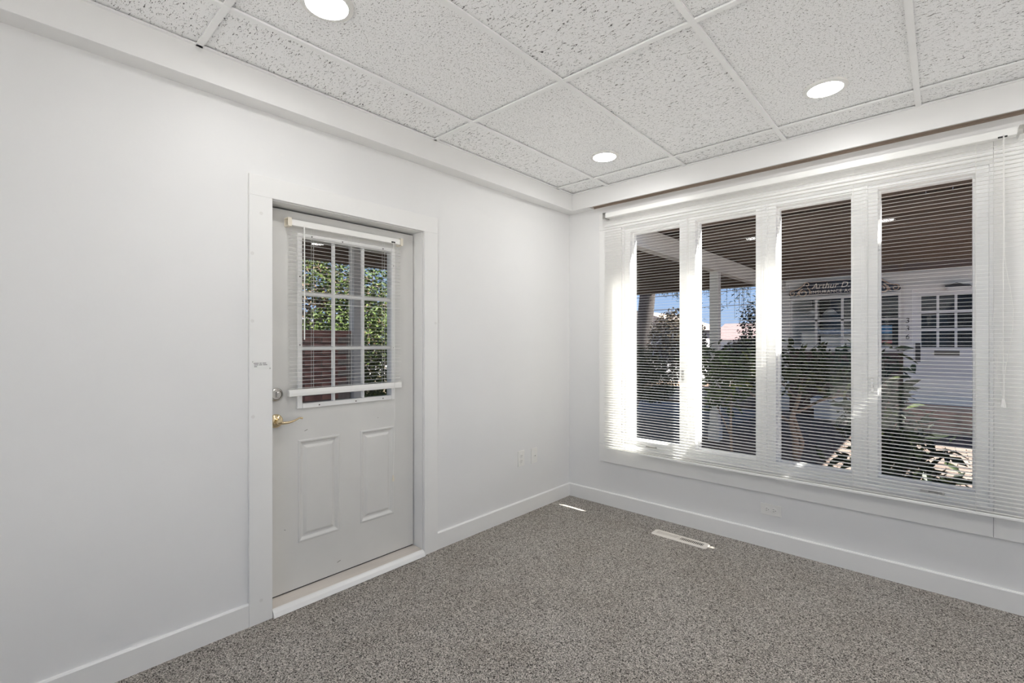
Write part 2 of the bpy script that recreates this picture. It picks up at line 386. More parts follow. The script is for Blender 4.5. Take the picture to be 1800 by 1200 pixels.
# ------------------------------------------------------------------ window blind
def slat_mesh(L, axis, tilt=R(6), w=.0178, crown=.0007, th=.0004, n=4):
    """slat of length L along its axis; 'tilt' lowers the room-side edge"""
    prof = []
    for k in range(n+1):
        s = k/n*2-1; prof.append((s*w/2, crown*(1-s*s)))
    for k in range(n, -1, -1):
        s = k/n*2-1; prof.append((s*w/2, crown*(1-s*s)-th))
    c, sn = math.cos(tilt), math.sin(tilt)
    prof = [(a*c, b - a*sn) for a, b in prof]       # a>0 is the room side
    if axis == 'x': fr = lambda a, b, d: (d, -a, b)
    else: fr = lambda a, b, d: (a, d, b)
    return MB().prism(prof, fr, -L/2, L/2)
BX0, BX1, BY = .386, 2.655, -.066
bl = empty('window_blind', ((BX0+BX1)/2, BY, .463), 'wide white aluminium mini blind lowered over the four-pane window', 'blind')
build('headrail', MB().prism([(-.019, 0), (.019, 0), (.021, .004), (.021, .036), (.018, .037), (.018, .006), (-.016, .006), (-.016, .037), (-.019, .036)],
      lambda a, b, d: (d, BY-a, 2.275+b), BX0+.018, 2.612), M['slat'], bl)
for x in (BX0-.006, 2.62):
    build('end_bracket', MB().box(x, x+.02, BY-.024, -.018, 2.268, 2.271).box(x, x+.02, BY-.024, -.018, 2.315, 2.318).box(x+(.0 if x < 1 else .017), x+(.003 if x < 1 else .02), BY-.024, -.018, 2.271, 2.315)
          .box(x, x+.02, -.021, -.018, 2.271, 2.315), M['clear'] if x < 1 else M['slat'], bl)
PITCH = .01955
sl0 = None
nsl = int((2.262-.483)/PITCH)
sx = (BX0+BX1)/2
for k in range(nsl+1):
    z = .484 + PITCH*k
    if sl0 is None:
        m_ = slat_mesh(BX1-BX0, 'x'); m_.v = [(v[0]+sx, v[1]+BY, v[2]+z) for v in m_.v]
        sl0 = build('slat', m_, M['slat'], bl, smooth=50); zoff = sl0.location.z + wloc(bl).z - z
    else:
        clone(sl0, bl, (sx + random.uniform(-.002, .002), sl0.location.y + wloc(bl).y, z + zoff), (random.uniform(-.008, .008), 0, 0))
build('bottom_rail', MB().prism([(-.0125, 0), (.0125, 0), (.0125, .011), (.006, .0135), (-.006, .0135), (-.0125, .011)],
      lambda a, b, d: (d, BY-a, .462+b), BX0, BX1), M['slat'], bl, bevel=.001)
for x in (.455, 1.045, 1.515, 1.985, 2.475):
    build('ladder_cord', MB().tube([(x, BY-.0135, .47), (x, BY-.0135, 2.276)], .0008, 5).tube([(x, BY+.0135, .47), (x, BY+.0135, 2.276)], .0008, 5), M['cord'], bl)
cx_, cy_ = 2.567, BY-.024
def wob(z, ph, amp): return (cx_ + amp*math.sin((z-.98)*2.6+ph), cy_ - .003, z)
zz = [2.285 - i*(2.285-1.03)/24 for i in range(25)]
build('lift_cord', MB().tube([(cx_, cy_, z) for z in zz], .0016, 6)
      .tube([(cx_ + (.030*math.sin((1.75-z)/.66*math.pi)**2 if 1.09 < z < 1.75 else 0) + .003, cy_-.002, z) for z in zz], .0012, 6)
      .tube([(cx_ - .022*math.sin(min(1, max(0, (1.32-z)/.28))*math.pi), cy_-.003, z) for z in [1.32-.02*i for i in range(15)]], .0012, 6), M['cord'], bl)
build('tassel', MB().lathe([(.003, 0), (.005, -.004), (.0065, -.012), (.010, -.034), (.011, -.04), (.002, -.041)], fXY(cx_, cy_, 1.035), 14, True, True), M['white'], bl, smooth=40)
build('cord_lock', MB().box(cx_-.018, cx_+.014, BY-.0225, BY-.0195, 2.272, 2.279), M['dark'], bl)
# loose valance clips above the headrail
for x, z, n in ((1.183, 2.299, 'small metal clip above the blind near the second pane'), (1.804, 2.303, 'small metal clip above the blind near the third pane')):
    cl = empty('valance_clip', (x, -.02, z-.01), n, 'clip', 'metal clips on the window casing')
    build('plate', MB().box(x-.02, x+.02, -.021, -.018, z-.004, z+.005), M['clear'], cl)
    build('hook', MB().box(x-.006, x+.006, -.034, -.021, z-.002, z).box(x-.006, x+.006, -.036, -.034, z-.006, z+.004), M['dark'], cl)

# ------------------------------------------------------------------ door
DX = -.085
d1 = empty('door_1', (DX, (DY0+DY1)/2, 0), 'light grey half-glazed entry door with two raised panels and brass lever', 'door', kind='structure')
# casing and jambs
build('casing', MB().box(0, .018, DY0-.101, DY0, 0, DZ), M['trim'], d1, bevel=.0015)
build('casing', MB().box(0, .018, DY1, DY1+.102, 0, DZ), M['trim'], d1, bevel=.0015)
build('casing', MB().box(0, .018, DY0-.101, DY1+.102, DZ, DZ+.096), M['trim'], d1, bevel=.0015)
build('jamb', MB().box(-.20, .0, DY0-.001, DY0+.004, 0, DZ).box(DX-.055, DX-.042, DY0+.004, DY0+.016, .04, DZ), M['trim'], d1)
build('jamb', MB().box(-.20, .0, DY1-.004, DY1+.001, 0, DZ).box(DX-.055, DX-.042, DY1-.016, DY1-.004, .04, DZ), M['trim'], d1)
build('head_jamb', MB().box(-.20, .0, DY0, DY1, DZ-.004, DZ+.001).box(DX-.055, DX-.042, DY0, DY1, DZ-.016, DZ-.004), M['trim'], d1)
build('dark_strip', MB().box(DX-.041, DX-.030, DY0+.004, DY1-.004, DZ-.012, DZ-.004).box(DX-.041, DX-.030, DY1-.012, DY1-.004, .045, DZ-.012), M['black'], d1)  # black strip stands in for the shade in the door gap
# slab with a cut-out for the light and two raised panels
y0, y1, z0, z1 = DY0+.006, DY1-.011, .045, DZ-.014
LY0, LY1, LZ0, LZ1 = -2.245, -1.712, .985, 1.838        # light opening
XB = DX-.04
sm = MB()
sm.box(XB, DX, y0, LY0, LZ0, z1).box(XB, DX, LY1, y1, LZ0, z1).box(XB, DX, LY0, LY1, LZ1, z1)
PL = (-2.262, -2.036); PR = (-1.912, -1.690); PZ = (.275, .800)
ys = [y0, PL[0], PL[1], PR[0], PR[1], y1]; zs = [z0, PZ[0], PZ[1], LZ0]
def quad(m, a): b = len(m.v); m.v += a; m.f.append(tuple(range(b, b+len(a))))
for i in range(5):
    for j in range(3):
        a, b, c, d = ys[i], ys[i+1], zs[j], zs[j+1]
        if j == 1 and i in (1, 3):
            rings = [(0, 0), (.004, .004), (.010, .004), (.022, -.007), (.030, -.008), (.044, .001), (.050, .0015)]
            for k in range(len(rings)-1):
                (i0, h0), (i1, h1) = rings[k], rings[k+1]
                A = [(DX+h0, a+i0, c+i0), (DX+h0, b-i0, c+i0), (DX+h0, b-i0, d-i0), (DX+h0, a+i0, d-i0)]
                B = [(DX+h1, a+i1, c+i1), (DX+h1, b-i1, c+i1), (DX+h1, b-i1, d-i1), (DX+h1, a+i1, d-i1)]
                for q in range(4):
                    r = (q+1) % 4; quad(sm, [A[q], A[r], B[r], B[q]])
            i1, h1 = rings[-1]
            quad(sm, [(DX+h1, a+i1, c+i1), (DX+h1, b-i1, c+i1), (DX+h1, b-i1, d-i1), (DX+h1, a+i1, d-i1)])
        else:
            quad(sm, [(DX, a, c), (DX, b, c), (DX, b, d), (DX, a, d)])
quad(sm, [(XB, y1, z0), (XB, y0, z0), (XB, y0, LZ0), (XB, y1, LZ0)])
quad(sm, [(XB, y0, z0), (DX, y0, z0), (DX, y0, LZ0), (XB, y0, LZ0)]); quad(sm, [(DX, y1, z0), (XB, y1, z0), (XB, y1, LZ0), (DX, y1, LZ0)])
quad(sm, [(XB, y0, z0), (XB, y1, z0), (DX, y1, z0), (DX, y0, z0)]); quad(sm, [(XB, y0, LZ0), (DX, y0, LZ0), (DX, y1, LZ0), (XB, y1, LZ0)])
slab = build('slab', sm, M['door'], d1, recalc=False)
# light frame, muntins, panes
lf = MB(); o_ = .024; fx = DX+.012
for (a, b, c, d) in ((LY0-o_, LY0+.002, LZ0-o_, LZ1+o_), (LY1-.002, LY1+o_, LZ0-o_, LZ1+o_), (LY0+.002, LY1-.002, LZ0-o_, LZ0+.002), (LY0+.002, LY1-.002, LZ1-.002, LZ1+o_)):
    lf.box(DX-.001, fx, a, b, c, d)
lfr = build('light_frame', lf, M['trim'], d1, bevel=.004)
for y, z in ((LY0-.012, LZ1-.2), (LY0-.012, LZ1-.55), (LY1+.012, LZ1-.08), (LY1+.012, LZ1-.57), (LY0+.09, LZ0-.012), (LY0+.3, LZ0-.012), (LY1-.06, LZ0-.012), (LY0+.05, LZ1+.012), (LY0+.22, LZ1+.012), (LY1-.06, LZ1+.012)):
    build('screw', MB().lathe([(.0035, 0), (.0035, .0015)], fPX(fx, y, z), 8, False, True), M['screw'], lfr)
mw = .011
yc = [LY0+.002 + (LY1-LY0-.004)*k/3 for k in range(4)]; zc = [LZ0+.002 + (LZ1-LZ0-.004)*k/3 for k in range(4)]
for k in (1, 2):
    build('muntin', MB().prism([(-mw, 0), (mw, 0), (mw*.5, .010), (-mw*.5, .010)], lambda a, b, d: (DX-.012+b, yc[k]+a, d), LZ0, LZ1), M['trim'], lfr)
    build('muntin', MB().prism([(-mw, 0), (mw, 0), (mw*.5, .009), (-mw*.5, .009)], lambda a, b, d: (DX-.012+b, d, zc[k]+a), LY0, LY1), M['trim'], lfr)
for a in range(3):
    for b in range(3):
        build('pane', MB().box(DX-.018, DX-.014, yc[a], yc[a+1], zc[b], zc[b+1]), M['glass'], lfr)
# hardware
ky = -2.371
db = build('deadbolt', MB().lathe([(.033, 0), (.033, .006), (.030, .011), (.024, .014), (.022, .010), (.010, .010)], fPX(DX, ky, 1.043), 28, True, True), M['chrome'], d1, smooth=40)
build('thumb_turn', MB().prism([(-.006, -.014), (.002, -.015), (.006, .012), (.0, .015), (-.005, .012)], lambda a, b, d: (DX+d, ky+.004+a, 1.043+b), .010, .024), M['chrome'], db, bevel=.002)
lv = build('lever_rose', MB().lathe([(.034, 0), (.034, .004), (.031, .009), (.022, .014), (.014, .017), (.0125, .040), (.014, .046), (.011, .052), (.004, .053)], fPX(DX, ky, .912), 32, True, True), M['brass'], d1, smooth=40)
pts = []; rr = []
for k in range(15):
    t = k/14
    pts.append((DX+.044 - .006*t, ky+.004 + .112*t, .905 + .0015 - .006*math.sin(t*math.pi*1.0) + .022*t*t - (.012*max(0, t-.86)/.14)))
    rr.append(.0085 - .0045*min(1, t*1.3) + (.0012 if t > .9 else 0))
build('lever_arm', MB().tube(pts, rr, 10), M['brass'], lv, smooth=60)
# threshold
th = MB().prism([(XB-.06, 0), (.012, 0), (.030, .004), (.020, .022), (.004, .034), (-.03, .037), (XB-.06, .040)], lambda a, b, d: (a, d, b), DY0+.004, DY1-.004)
build('threshold', th, M['threshold'], d1, bevel=.002)
build('threshold_nosing', MB().prism([(.0, .0345), (.010, .033), (.024, .022), (.034, .003), (.030, 0), (.012, 0), (.0, .02)], lambda a, b, d: (a, d, b), DY0+.003, DY1-.003), M['trim'], d1)
build('bottom_sweep', MB().box(DX-.035, DX-.004, y0, y1, .036, .0455), M['dark'], d1)
for y, z in ((DY0-.05, .105), (DY0-.085, .96), (DY0-.05, 1.90), (DY0-.088, 1.40), (DY0-.088, 1.71), (DY1+.085, 1.42)):
    build('filled_nail_hole', MB().lathe([(.008, 0), (.008, .0006)], fPX(.018, y, z), 14, False, True), M['filler'], d1)

for (y, z, w, a) in ((-2.228, .842, .016, .35), (-1.80, .86, .004, 0), (-2.33, .36, .006, -.5), (-2.05, .10, .02, .3)):
    build('scuff_mark', MB().hexa([(DX, y, z), (DX+.0004, y, z), (DX+.0004, y+w, z+w*a), (DX, y+w, z+w*a), (DX, y, z+.0025), (DX+.0004, y, z+.0025), (DX+.0004, y+w, z+w*a+.0025), (DX, y+w, z+w*a+.0025)]), M['screw'], d1)
# paper note on the casing
nt_ = empty('paper_note', (.019, -2.473, 1.175), 'small white paper note pinned to the left door casing', 'note')
build('sheet', MB().prism([(-2.515, 1.177), (-2.434, 1.174), (-2.433, 1.211), (-2.514, 1.219)], lambda a, b, d: (.0185+d, a, b), 0, .0006), M['paper'], nt_)
for r, (w0, s) in enumerate((((-2.508), [.022, .010, .016]), ((-2.506), [.018, .014, .019]), ((-2.506), [.013]))):
    y = w0
    for w in s:
        build('text_line', MB().box(.0191, .0195, y, y+w, 1.2035-r*.0075, 1.2065-r*.0075), M['ink'], nt_); y += w+.003
build('push_pin', MB().lathe([(.0025, 0), (.002, .002)], fPX(.0191, -2.437, 1.180), 10, False, True), M['chrome'], nt_)
build('push_pin', MB().lathe([(.0025, 0), (.002, .002)], fPX(.0191, -2.512, 1.212), 10, False, True), M['chrome'], nt_)

# ------------------------------------------------------------------ blind on the door
EX, EY0, EY1 = -.056, -2.322, -1.662
eb = empty('door_blind', (EX, (EY0+EY1)/2, 1.028), 'small ivory mini blind mounted on the glazed door', 'blind')
build('headrail', MB().prism([(-.014, 0), (.014, 0), (.014, .030), (.011, .030), (.011, .004), (-.011, .004), (-.011, .030), (-.014, .030)], lambda a, b, d: (EX+a, d, 1.886+b), EY0+.012, EY1-.012), M['white'], eb, bevel=.0006)
for a, b in ((EY0-.008, EY0+.011), (EY1-.011, EY1+.006)):
    build('end_bracket', MB().box(DX, EX+.017, a, b, 1.880, 1.884).box(DX, EX+.017, a, b, 1.919, 1.923).box(EX+.0145, EX+.018, a, b, 1.884, 1.919).box(DX, DX+.003, a, b, 1.884, 1.919), M['ivory'], eb)
sl1 = None; ym = (EY0+EY1)/2; ND = 41
for k in range(ND):
    z = 1.070 + .0197*k
    if sl1 is None:
        m_ = slat_mesh(EY1-EY0-.006, 'y', tilt=R(1.0), w=.0165, crown=.0005, th=.0004); m_.v = [(v[0]+EX, v[1]+ym, v[2]+z) for v in m_.v]
        sl1 = build('slat', m_, M['slat'], eb, smooth=50); zo2 = sl1.location.z + wloc(eb).z - z
    else:
        bent = k == 22
        c = clone(sl1, eb, (sl1.location.x + wloc(eb).x, ym + random.uniform(-.002, .002), z+zo2), (random.uniform(-.003, .003), R(13) if bent else random.uniform(-.02, .02), 0))
build('bottom_rail', MB().prism([(-.013, 0), (.013, 0), (.014, .016), (.012, .034), (-.012, .034), (-.014, .016)], lambda a, b, d: (EX+a, d, 1.030+b), EY0, EY1), M['white'], eb, bevel=.002)
for y in (-2.20, -1.99, -1.78):
    build('ladder_cord', MB().tube([(EX+.0125, y, 1.05), (EX+.0125, y, 1.89)], .0007, 5).tube([(EX-.0125, y, 1.05), (EX-.0125, y, 1.89)], .0007, 5), M['cord'], eb)
build('tilt_wand', MB().tube([(EX+.022, -2.252, 1.892), (EX+.024, -2.252, 1.87), (EX+.022, -2.251, 1.315)], .0035, 6), M['white'], eb)
build('lift_cord', MB().tube([(EX+.018, -1.722, 1.89), (EX+.020, -1.722, 1.3), (EX+.016, -1.712, .9), (EX+.0, -1.708, .66), (EX-.012, -1.706, .50)], .0014, 6), M['cord'], eb)
build('tassel', MB().lathe([(.002, .02), (.004, .014), (.0065, -.006), (.006, -.016), (.002, -.018)], fXY(EX-.012, -1.706, .49), 12, True, True), M['ivory'], eb, smooth=40)
build('cord_lock', MB().box(EX+.0135, EX+.016, -1.735, -1.71, 1.888, 1.896), M['dark'], eb)

# ------------------------------------------------------------------ wall plates, register, downlights
def plate_left(yc_, zc_, name, label, kind):
    e = empty(name, (.0, yc_, zc_-.06), label, 'outlet', None)
    pl = build('cover_plate', MB().box(0, .006, yc_-.035, yc_+.035, zc_-.0585, zc_+.0585), M['white'], e, bevel=.002)
    if kind == 'duplex':
        for s in (-1, 1):
            f = build('receptacle', MB().lathe([(.0165, 0), (.0165, .003), (.015, .0035)], fPX(.006, yc_, zc_+.0195*s), 20, False, True), M['white'], e)
            build('slot', MB().box(.0093, .0098, yc_-.007, yc_-.005, zc_+.0195*s-.001, zc_+.0195*s+.007).box(.0093, .0098, yc_+.005, yc_+.007, zc_+.0195*s-.001, zc_+.0195*s+.007).lathe([(.0022, 0), (.0022, .0006)], fPX(.0092, yc_, zc_+.0195*s-.008), 8, False, True), M['dark'], f)
    else:
        f = build('jack', MB().lathe([(.007, 0), (.007, .004), (.0045, .004), (.0045, .009)], fPX(.006, yc_, zc_), 16, False, True), M['white'], e)
        build('jack_hole', MB().lathe([(.0035, 0), (.0035, .0006)], fPX(.0150, yc_, zc_), 10, False, True), M['black'], f)
    for s in (-1, 1):
        build('screw', MB().lathe([(.0028, 0), (.0022, .001)], fPX(.006, yc_, zc_+(.0 if kind == 'duplex' and s == 1 else .042*s)), 8, False, True), M['white'], e)
    return e
plate_left(-.630, .424, 'wall_outlet', 'white duplex outlet on the door wall near the corner', 'duplex')
plate_left(-.476, .420, 'cable_outlet', 'white cable jack plate with single round hole beside the corner', 'jack')
xo, zo = 1.553, .243
e = empty('wall_outlet', (xo, 0, zo-.035), 'white duplex outlet mounted sideways under the window', 'outlet')
build('cover_plate', MB().box(xo-.0585, xo+.0585, -.006, 0, zo-.035, zo+.035), M['white'], e, bevel=.002)
for s in (-1, 1):
    f = build('receptacle', MB().lathe([(.0165, 0), (.0165, .003), (.015, .0035)], fNY(xo+.0195*s, -.006, zo), 20, False, True), M['white'], e)
    build('slot', MB().box(xo+.0195*s-.007, xo+.0195*s+.001, -.0098, -.0093, zo+.005, zo+.007).box(xo+.0195*s-.007, xo+.0195*s+.001, -.0098, -.0093, zo-.007, zo-.005)
          .lathe([(.0022, 0), (.0022, .0006)], fNY(xo+.0195*s+.008, -.0092, zo), 8, False, True), M['dark'], f)
build('screw', MB().lathe([(.0028, 0), (.0022, .001)], fNY(xo, -.006, zo), 8, False, True), M['white'], e)

# floor register
gxr, gyr = 1.07, -.254
rg = empty('floor_register', (gxr, gyr, 0), 'cream metal floor register with louvres set in the carpet below window', 'floor register')
hl, hw, cr_ = .186, .046, .02
pl = []
for (sx_, sy_, a0) in ((1, -1, -90), (1, 1, 0), (-1, 1, 90), (-1, -1, 180)):
    for k in range(5):
        g = R(a0 + 90*k/4); pl.append((gxr + sx_*(hl-cr_) + cr_*math.cos(g), gyr + sy_*(hw-cr_) + cr_*math.sin(g)))
il, iw = .155, .022
fm = MB(); n = len(pl)
inner = [(gxr+il, gyr-iw), (gxr+il, gyr+iw), (gxr-il, gyr+iw), (gxr-il, gyr-iw)]
fm.v += [(x, y, .001) for x, y in pl] + [(gxr+(x-gxr)*.97, gyr+(y-gyr)*.88, .007) for x, y in pl] + [(x, y, .007) for x, y in inner] + [(x, y, -.004) for x, y in inner]
for i in range(n):
    j = (i+1) % n; fm.f.append((i, j, n+j, n+i))
for q in range(4):
    a = [n+q*5+k for k in range(5)]
    for k in range(4): fm.f.append((a[k], a[k+1], 2*n+q))
    q2 = (q+1) % 4
    fm.f.append((n+q*5+4, n+q2*5, 2*n+q2, 2*n+q)); fm.f.append((2*n+q, 2*n+q2, 2*n+4+q2, 2*n+4+q))
build('faceplate', fm, M['register'], rg)
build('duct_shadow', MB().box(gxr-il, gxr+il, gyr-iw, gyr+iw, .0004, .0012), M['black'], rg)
build('centre_bar', MB().box(gxr-.005, gxr+.005, gyr-iw, gyr+iw, .002, .0068), M['register'], rg)
lou = None
for s in (-1, 1):
    for k in range(13):
        x = gxr + s*(.014 + k*.0112)
        t = .006
        mm = MB().hexa([(x-.0022-s*t*.5, gyr-iw, .0015), (x+.0022-s*t*.5, gyr-iw, .0015), (x+.0022-s*t*.5, gyr+iw, .0015), (x-.0022-s*t*.5, gyr+iw, .0015),
                        (x-.0022, gyr-iw, .0068), (x+.0022, gyr-iw, .0068), (x+.0022, gyr+iw, .0068), (x-.0022, gyr+iw, .0068)])
        build('louvre', mm, M['register'], rg)

LN = ['recessed round downlight in the tile nearest the room corner', 'recessed round downlight in the ceiling above the right half of the window', 'recessed round downlight cut off by the top edge above the door wall', 'added unseen fill downlight in the tile just above the camera', 'added unseen fill downlight past the right end of the window', 'added unseen fill downlight to the right of the camera beside the plain wall', 'added unseen fill downlight in the tile row by the added rear window', 'added unseen fill downlight in the far rear corner']
for i, (x, y) in enumerate(LAMPS):
    e = empty('recessed_downlight', (x, y, HC-.006), LN[i], 'downlight', 'recessed ceiling downlights')
    build('trim_ring', MB().lathe([(.092, -.0092), (.0915, .000), (.088, .002), (.073, .003), (.072, -.002)], fDN(x, y, HC), 40), M['white'], e, smooth=50)
    build('housing', MB().lathe([(.074, .0005), (.074, -.05), (.001, -.05)], fDN(x, y, HC), 24, False, True), M['white'], e)
    build('lens', MB().lathe([(.0725, .0015), (.069, .0035), (.05, .0048), (.02, .0056), (.001, .0058)], fDN(x, y, HC), 40, False, True), M['lens'], e, smooth=60)

# ================================================================== outdoors
M['beamp'] = mat('beam_paint', (.62, .60, .57), .6, var=.10, vscale=5, stretch=(1, .3, 1))
M['postp'] = mat('post_paint', (.66, .65, .63), .55, var=.06, vscale=6)
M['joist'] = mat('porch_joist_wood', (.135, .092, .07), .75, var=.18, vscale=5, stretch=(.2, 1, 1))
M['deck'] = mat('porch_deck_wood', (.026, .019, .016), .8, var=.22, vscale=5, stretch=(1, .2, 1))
M['facade'] = mat('facade_paint', (.76, .75, .77), .55, var=.03, vscale=3)
M['faced'] = mat('facade_trim_paint', (.80, .79, .81), .5, var=.02, vscale=3)
M['brick'] = mat('red_brick', (.27, .13, .11), .85, var=.30, vscale=4, bump=.3, bscale=90, col2=(.36, .18, .15))
M['darkened_brick'] = mat('shrub_darkened_brick', (.08, .045, .04), .85, var=.25, vscale=6)  # brick colour darkened to imitate the dark of dense shrubs before it
M['farwall'] = mat('far_wall', (.42, .41, .43), .7, var=.05)
M['lawn'] = mat('rough_lawn', (.045, .042, .022), .95, var=.4, vscale=4, col2=(.08, .06, .032))
M['mortar'] = mat('mortar', (.26, .22, .20), .9, var=.12, vscale=20)
M['paver'] = mat('clay_paver', (.16, .118, .098), .85, var=.2, vscale=1.7, bump=.2, bscale=80, col2=(.20, .152, .128))
M['sand'] = mat('paver_joint_sand', (.10, .088, .075), .95, var=.1, vscale=30)
M['mulch'] = mat('bark_mulch', (.10, .065, .045), .95, var=.4, vscale=45, bump=.8, bscale=70)
M['street'] = mat('pale_street', (.22, .21, .205), .9, var=.1, vscale=.6)
M['litter'] = mat('leaf_litter', (.17, .095, .055), .95, var=.4, vscale=9, bump=.6, bscale=40, col2=(.25, .16, .10))
M['signd'] = mat('sign_navy', (.022, .024, .045), .35, var=.1)
M['signg'] = mat('sign_gilt', (.62, .46, .36), .45, var=.15, vscale=25)
M['signw'] = mat('sign_lettering', (.80, .72, .68), .45, var=.03)
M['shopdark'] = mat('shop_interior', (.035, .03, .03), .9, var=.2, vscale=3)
M['iron'] = mat('dark_iron', (.035, .03, .03), .5, var=.1)
M['shade'] = mat('white_lampshade', (.75, .74, .76), .6, var=.05)
M['blue'] = mat('blue_placard', (.02, .22, .55), .4, var=.05)
M['red'] = mat('red_placard', (.45, .05, .07), .5, var=.05)
M['greyp'] = mat('grey_placard', (.16, .19, .24), .5, var=.05)
M['paleb'] = mat('pale_blue_card', (.35, .42, .6), .5, var=.25, vscale=20)
M['bark'] = mat('tree_bark', (.036, .028, .025), .9, var=.35, vscale=9, bump=.9, bscale=30, stretch=(1, 1, .3))
M['twig'] = mat('shrub_wood', (.20, .145, .11), .8, var=.2, vscale=20)
M['leaf_dark'] = leaf_mat('rhododendron_leaf', (.010, .018, .007), (.026, .042, .012), (.09, .115, .028), .32)
M['leaf_mid'] = leaf_mat('laurel_leaf', (.02, .034, .009), (.05, .08, .018), (.15, .185, .035), .4)
M['leaf_bush'] = leaf_mat('boxwood_leaf', (.018, .03, .01), (.045, .06, .018), (.13, .135, .05), .5)
M['leaf_brown'] = leaf_mat('bronze_leaf', (.028, .02, .012), (.075, .055, .03), (.16, .11, .07), .6)
M['leaf_lime'] = leaf_mat('lime_leaf', (.018, .02, .007), (.04, .042, .013), (.15, .145, .025), .45)
M['needle'] = leaf_mat('pine_needle', (.012, .025, .014), (.03, .05, .025), (.09, .10, .04), .7)
M['peach'] = mat('peach_siding', (.34, .26, .21), .7, var=.05)
M['slate'] = mat('grey_roof', (.12, .12, .14), .8, var=.1)
M['pinkr'] = mat('pink_roof', (.22, .15, .145), .8, var=.1)
GZ = -.16

# ground
tag(build('ground', MB().box(-60, 60, .14, 90, GZ-.3, GZ-.03).box(-60, -.2, -30, .14, GZ-.3, GZ-.03), M['street']), 'pale street and open ground around the building', 'ground', kind='structure')
tag(build('reflector', MB().box(-.2, 16, -22, RY-.2, GZ-.3, GZ), M['reflector']), 'added unseen pale concrete pavement outside the wall behind the camera', 'paving', kind='structure')  # ground added outside the rear window to bounce sunlight onto the ceiling
pv = build('courtyard_paving', MB().box(-.35, 8, 1.9, 8.04, GZ-.03, GZ-.012), M['sand'])
tag(pv, 'brick paved courtyard between the window and the white shopfront', 'paving', kind='structure')
pm = MB(); r = 0; y = 1.92
while y < 8.0:
    x = -.34 + (.105 if r % 2 else 0)
    while x < 5.2:
        h = GZ + random.uniform(-.004, .002)
        pm.box(x, x+.202, y, y+.098, GZ-.02, h); x += .21
    y += .106; r += 1
tag(build('paver', pm, M['paver'], pv, recalc=False), kind='stuff')
tag(build('porch_paving', MB().box(-4.5, -.35, -6, 7.9, GZ-.03, GZ), M['street']), 'grey concrete porch slab outside the door', 'paving', kind='structure')
tag(build('planting_bed', MB().box(-.34, 6, .14, 1.9, GZ-.03, GZ+.03), M['mulch']), 'dark mulch planting bed below the window', 'planting bed')
tag(build('leaf_litter_bed', MB().box(-9, -.6, 8.1, 13.5, GZ-.03, GZ+.02), M['litter']), 'ground covered in orange brown fallen leaves beyond the porch', 'planting bed')

tag(build('lawn', MB().box(-17, -4.55, -14, 7.9, GZ-.03, GZ+.01), M['lawn']), 'rough brown green lawn beyond the porch on the door side', 'lawn', kind='structure')
# porch roof: joists, deck boards, fascia
pr = empty('porch_roof', (-.5, 4.5, 2.59), 'dark brown timber porch roof of joists and boards over the courtyard', 'porch roof')
RXE = 3.45
for k in range(9):
    yj = 2.03 + .72*k
    if yj > 7.99: break
    build('joist', MB().box(-4.6, RXE, yj-.022, yj+.022, 2.59, 2.735), M['joist'], pr)
build('joist', MB().box(2.84, 6.0, .80, .845, 2.59, 2.735), M['joist'], pr)  # joists and boards of an unseen roof extension added to block sun
build('joist', MB().box(RXE+.04, 6.0, 1.84, 1.885, 2.59, 2.735), M['joist'], pr)
x = RXE+.04
while x < 5.95:
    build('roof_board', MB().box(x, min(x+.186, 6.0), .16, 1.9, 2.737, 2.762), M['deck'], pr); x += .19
build('joist', MB().box(-.1, RXE, 1.40, 1.445, 2.59, 2.735), M['joist'], pr)
k = 0; x = -4.6
while x < RXE-.05:
    b = min(x+.186, RXE); y0_ = .16 if x > 2.7 else 1.40
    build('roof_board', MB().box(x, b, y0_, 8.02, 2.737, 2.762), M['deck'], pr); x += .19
for k in range(8):
    xj = -.42 - .56*k
    build('joist', MB().box(xj-.022, xj+.022, -5.5, 1.38, 2.59, 2.735), M['joist'], pr)
y = -5.5
while y < 1.36:
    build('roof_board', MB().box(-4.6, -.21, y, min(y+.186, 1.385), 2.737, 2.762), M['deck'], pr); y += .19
build('fascia', MB().box(-4.6, -.3, 8.02, 8.05, 2.53, 2.78), M['joist'], pr)
build('fascia', MB().box(-4.63, -4.6, -5.5, 8.05, 2.53, 2.78), M['joist'], pr)
build('fascia', MB().box(RXE, RXE+.03, 1.9, 8.0, 2.55, 2.78), M['joist'], pr)
tag(build('porch_beam', MB().box(-.215, -.10, .2, 8.0, 2.352, 2.588), M['beamp'], bevel=.004), 'pale painted timber beam running under the porch roof', 'beam')
def post(x, y, w, label, z1=2.35, cap=True):
    e = empty('porch_post', (x, y, GZ), label, 'post', 'porch posts')
    build('shaft', MB().box(x-w/2, x+w/2, y-w/2, y+w/2, GZ+.22, z1), M['postp'], e, bevel=.006)
    build('plinth', MB().box(x-w/2-.018, x+w/2+.018, y-w/2-.018, y+w/2+.018, GZ, GZ+.22), M['postp'], e, bevel=.006)
    return e
post(-.157, 3.96, .125, 'square grey porch post under the beam seen through the second pane')
post(-3.0, -.30, .115, 'square white porch post at the end of the low brick wall', 2.59)

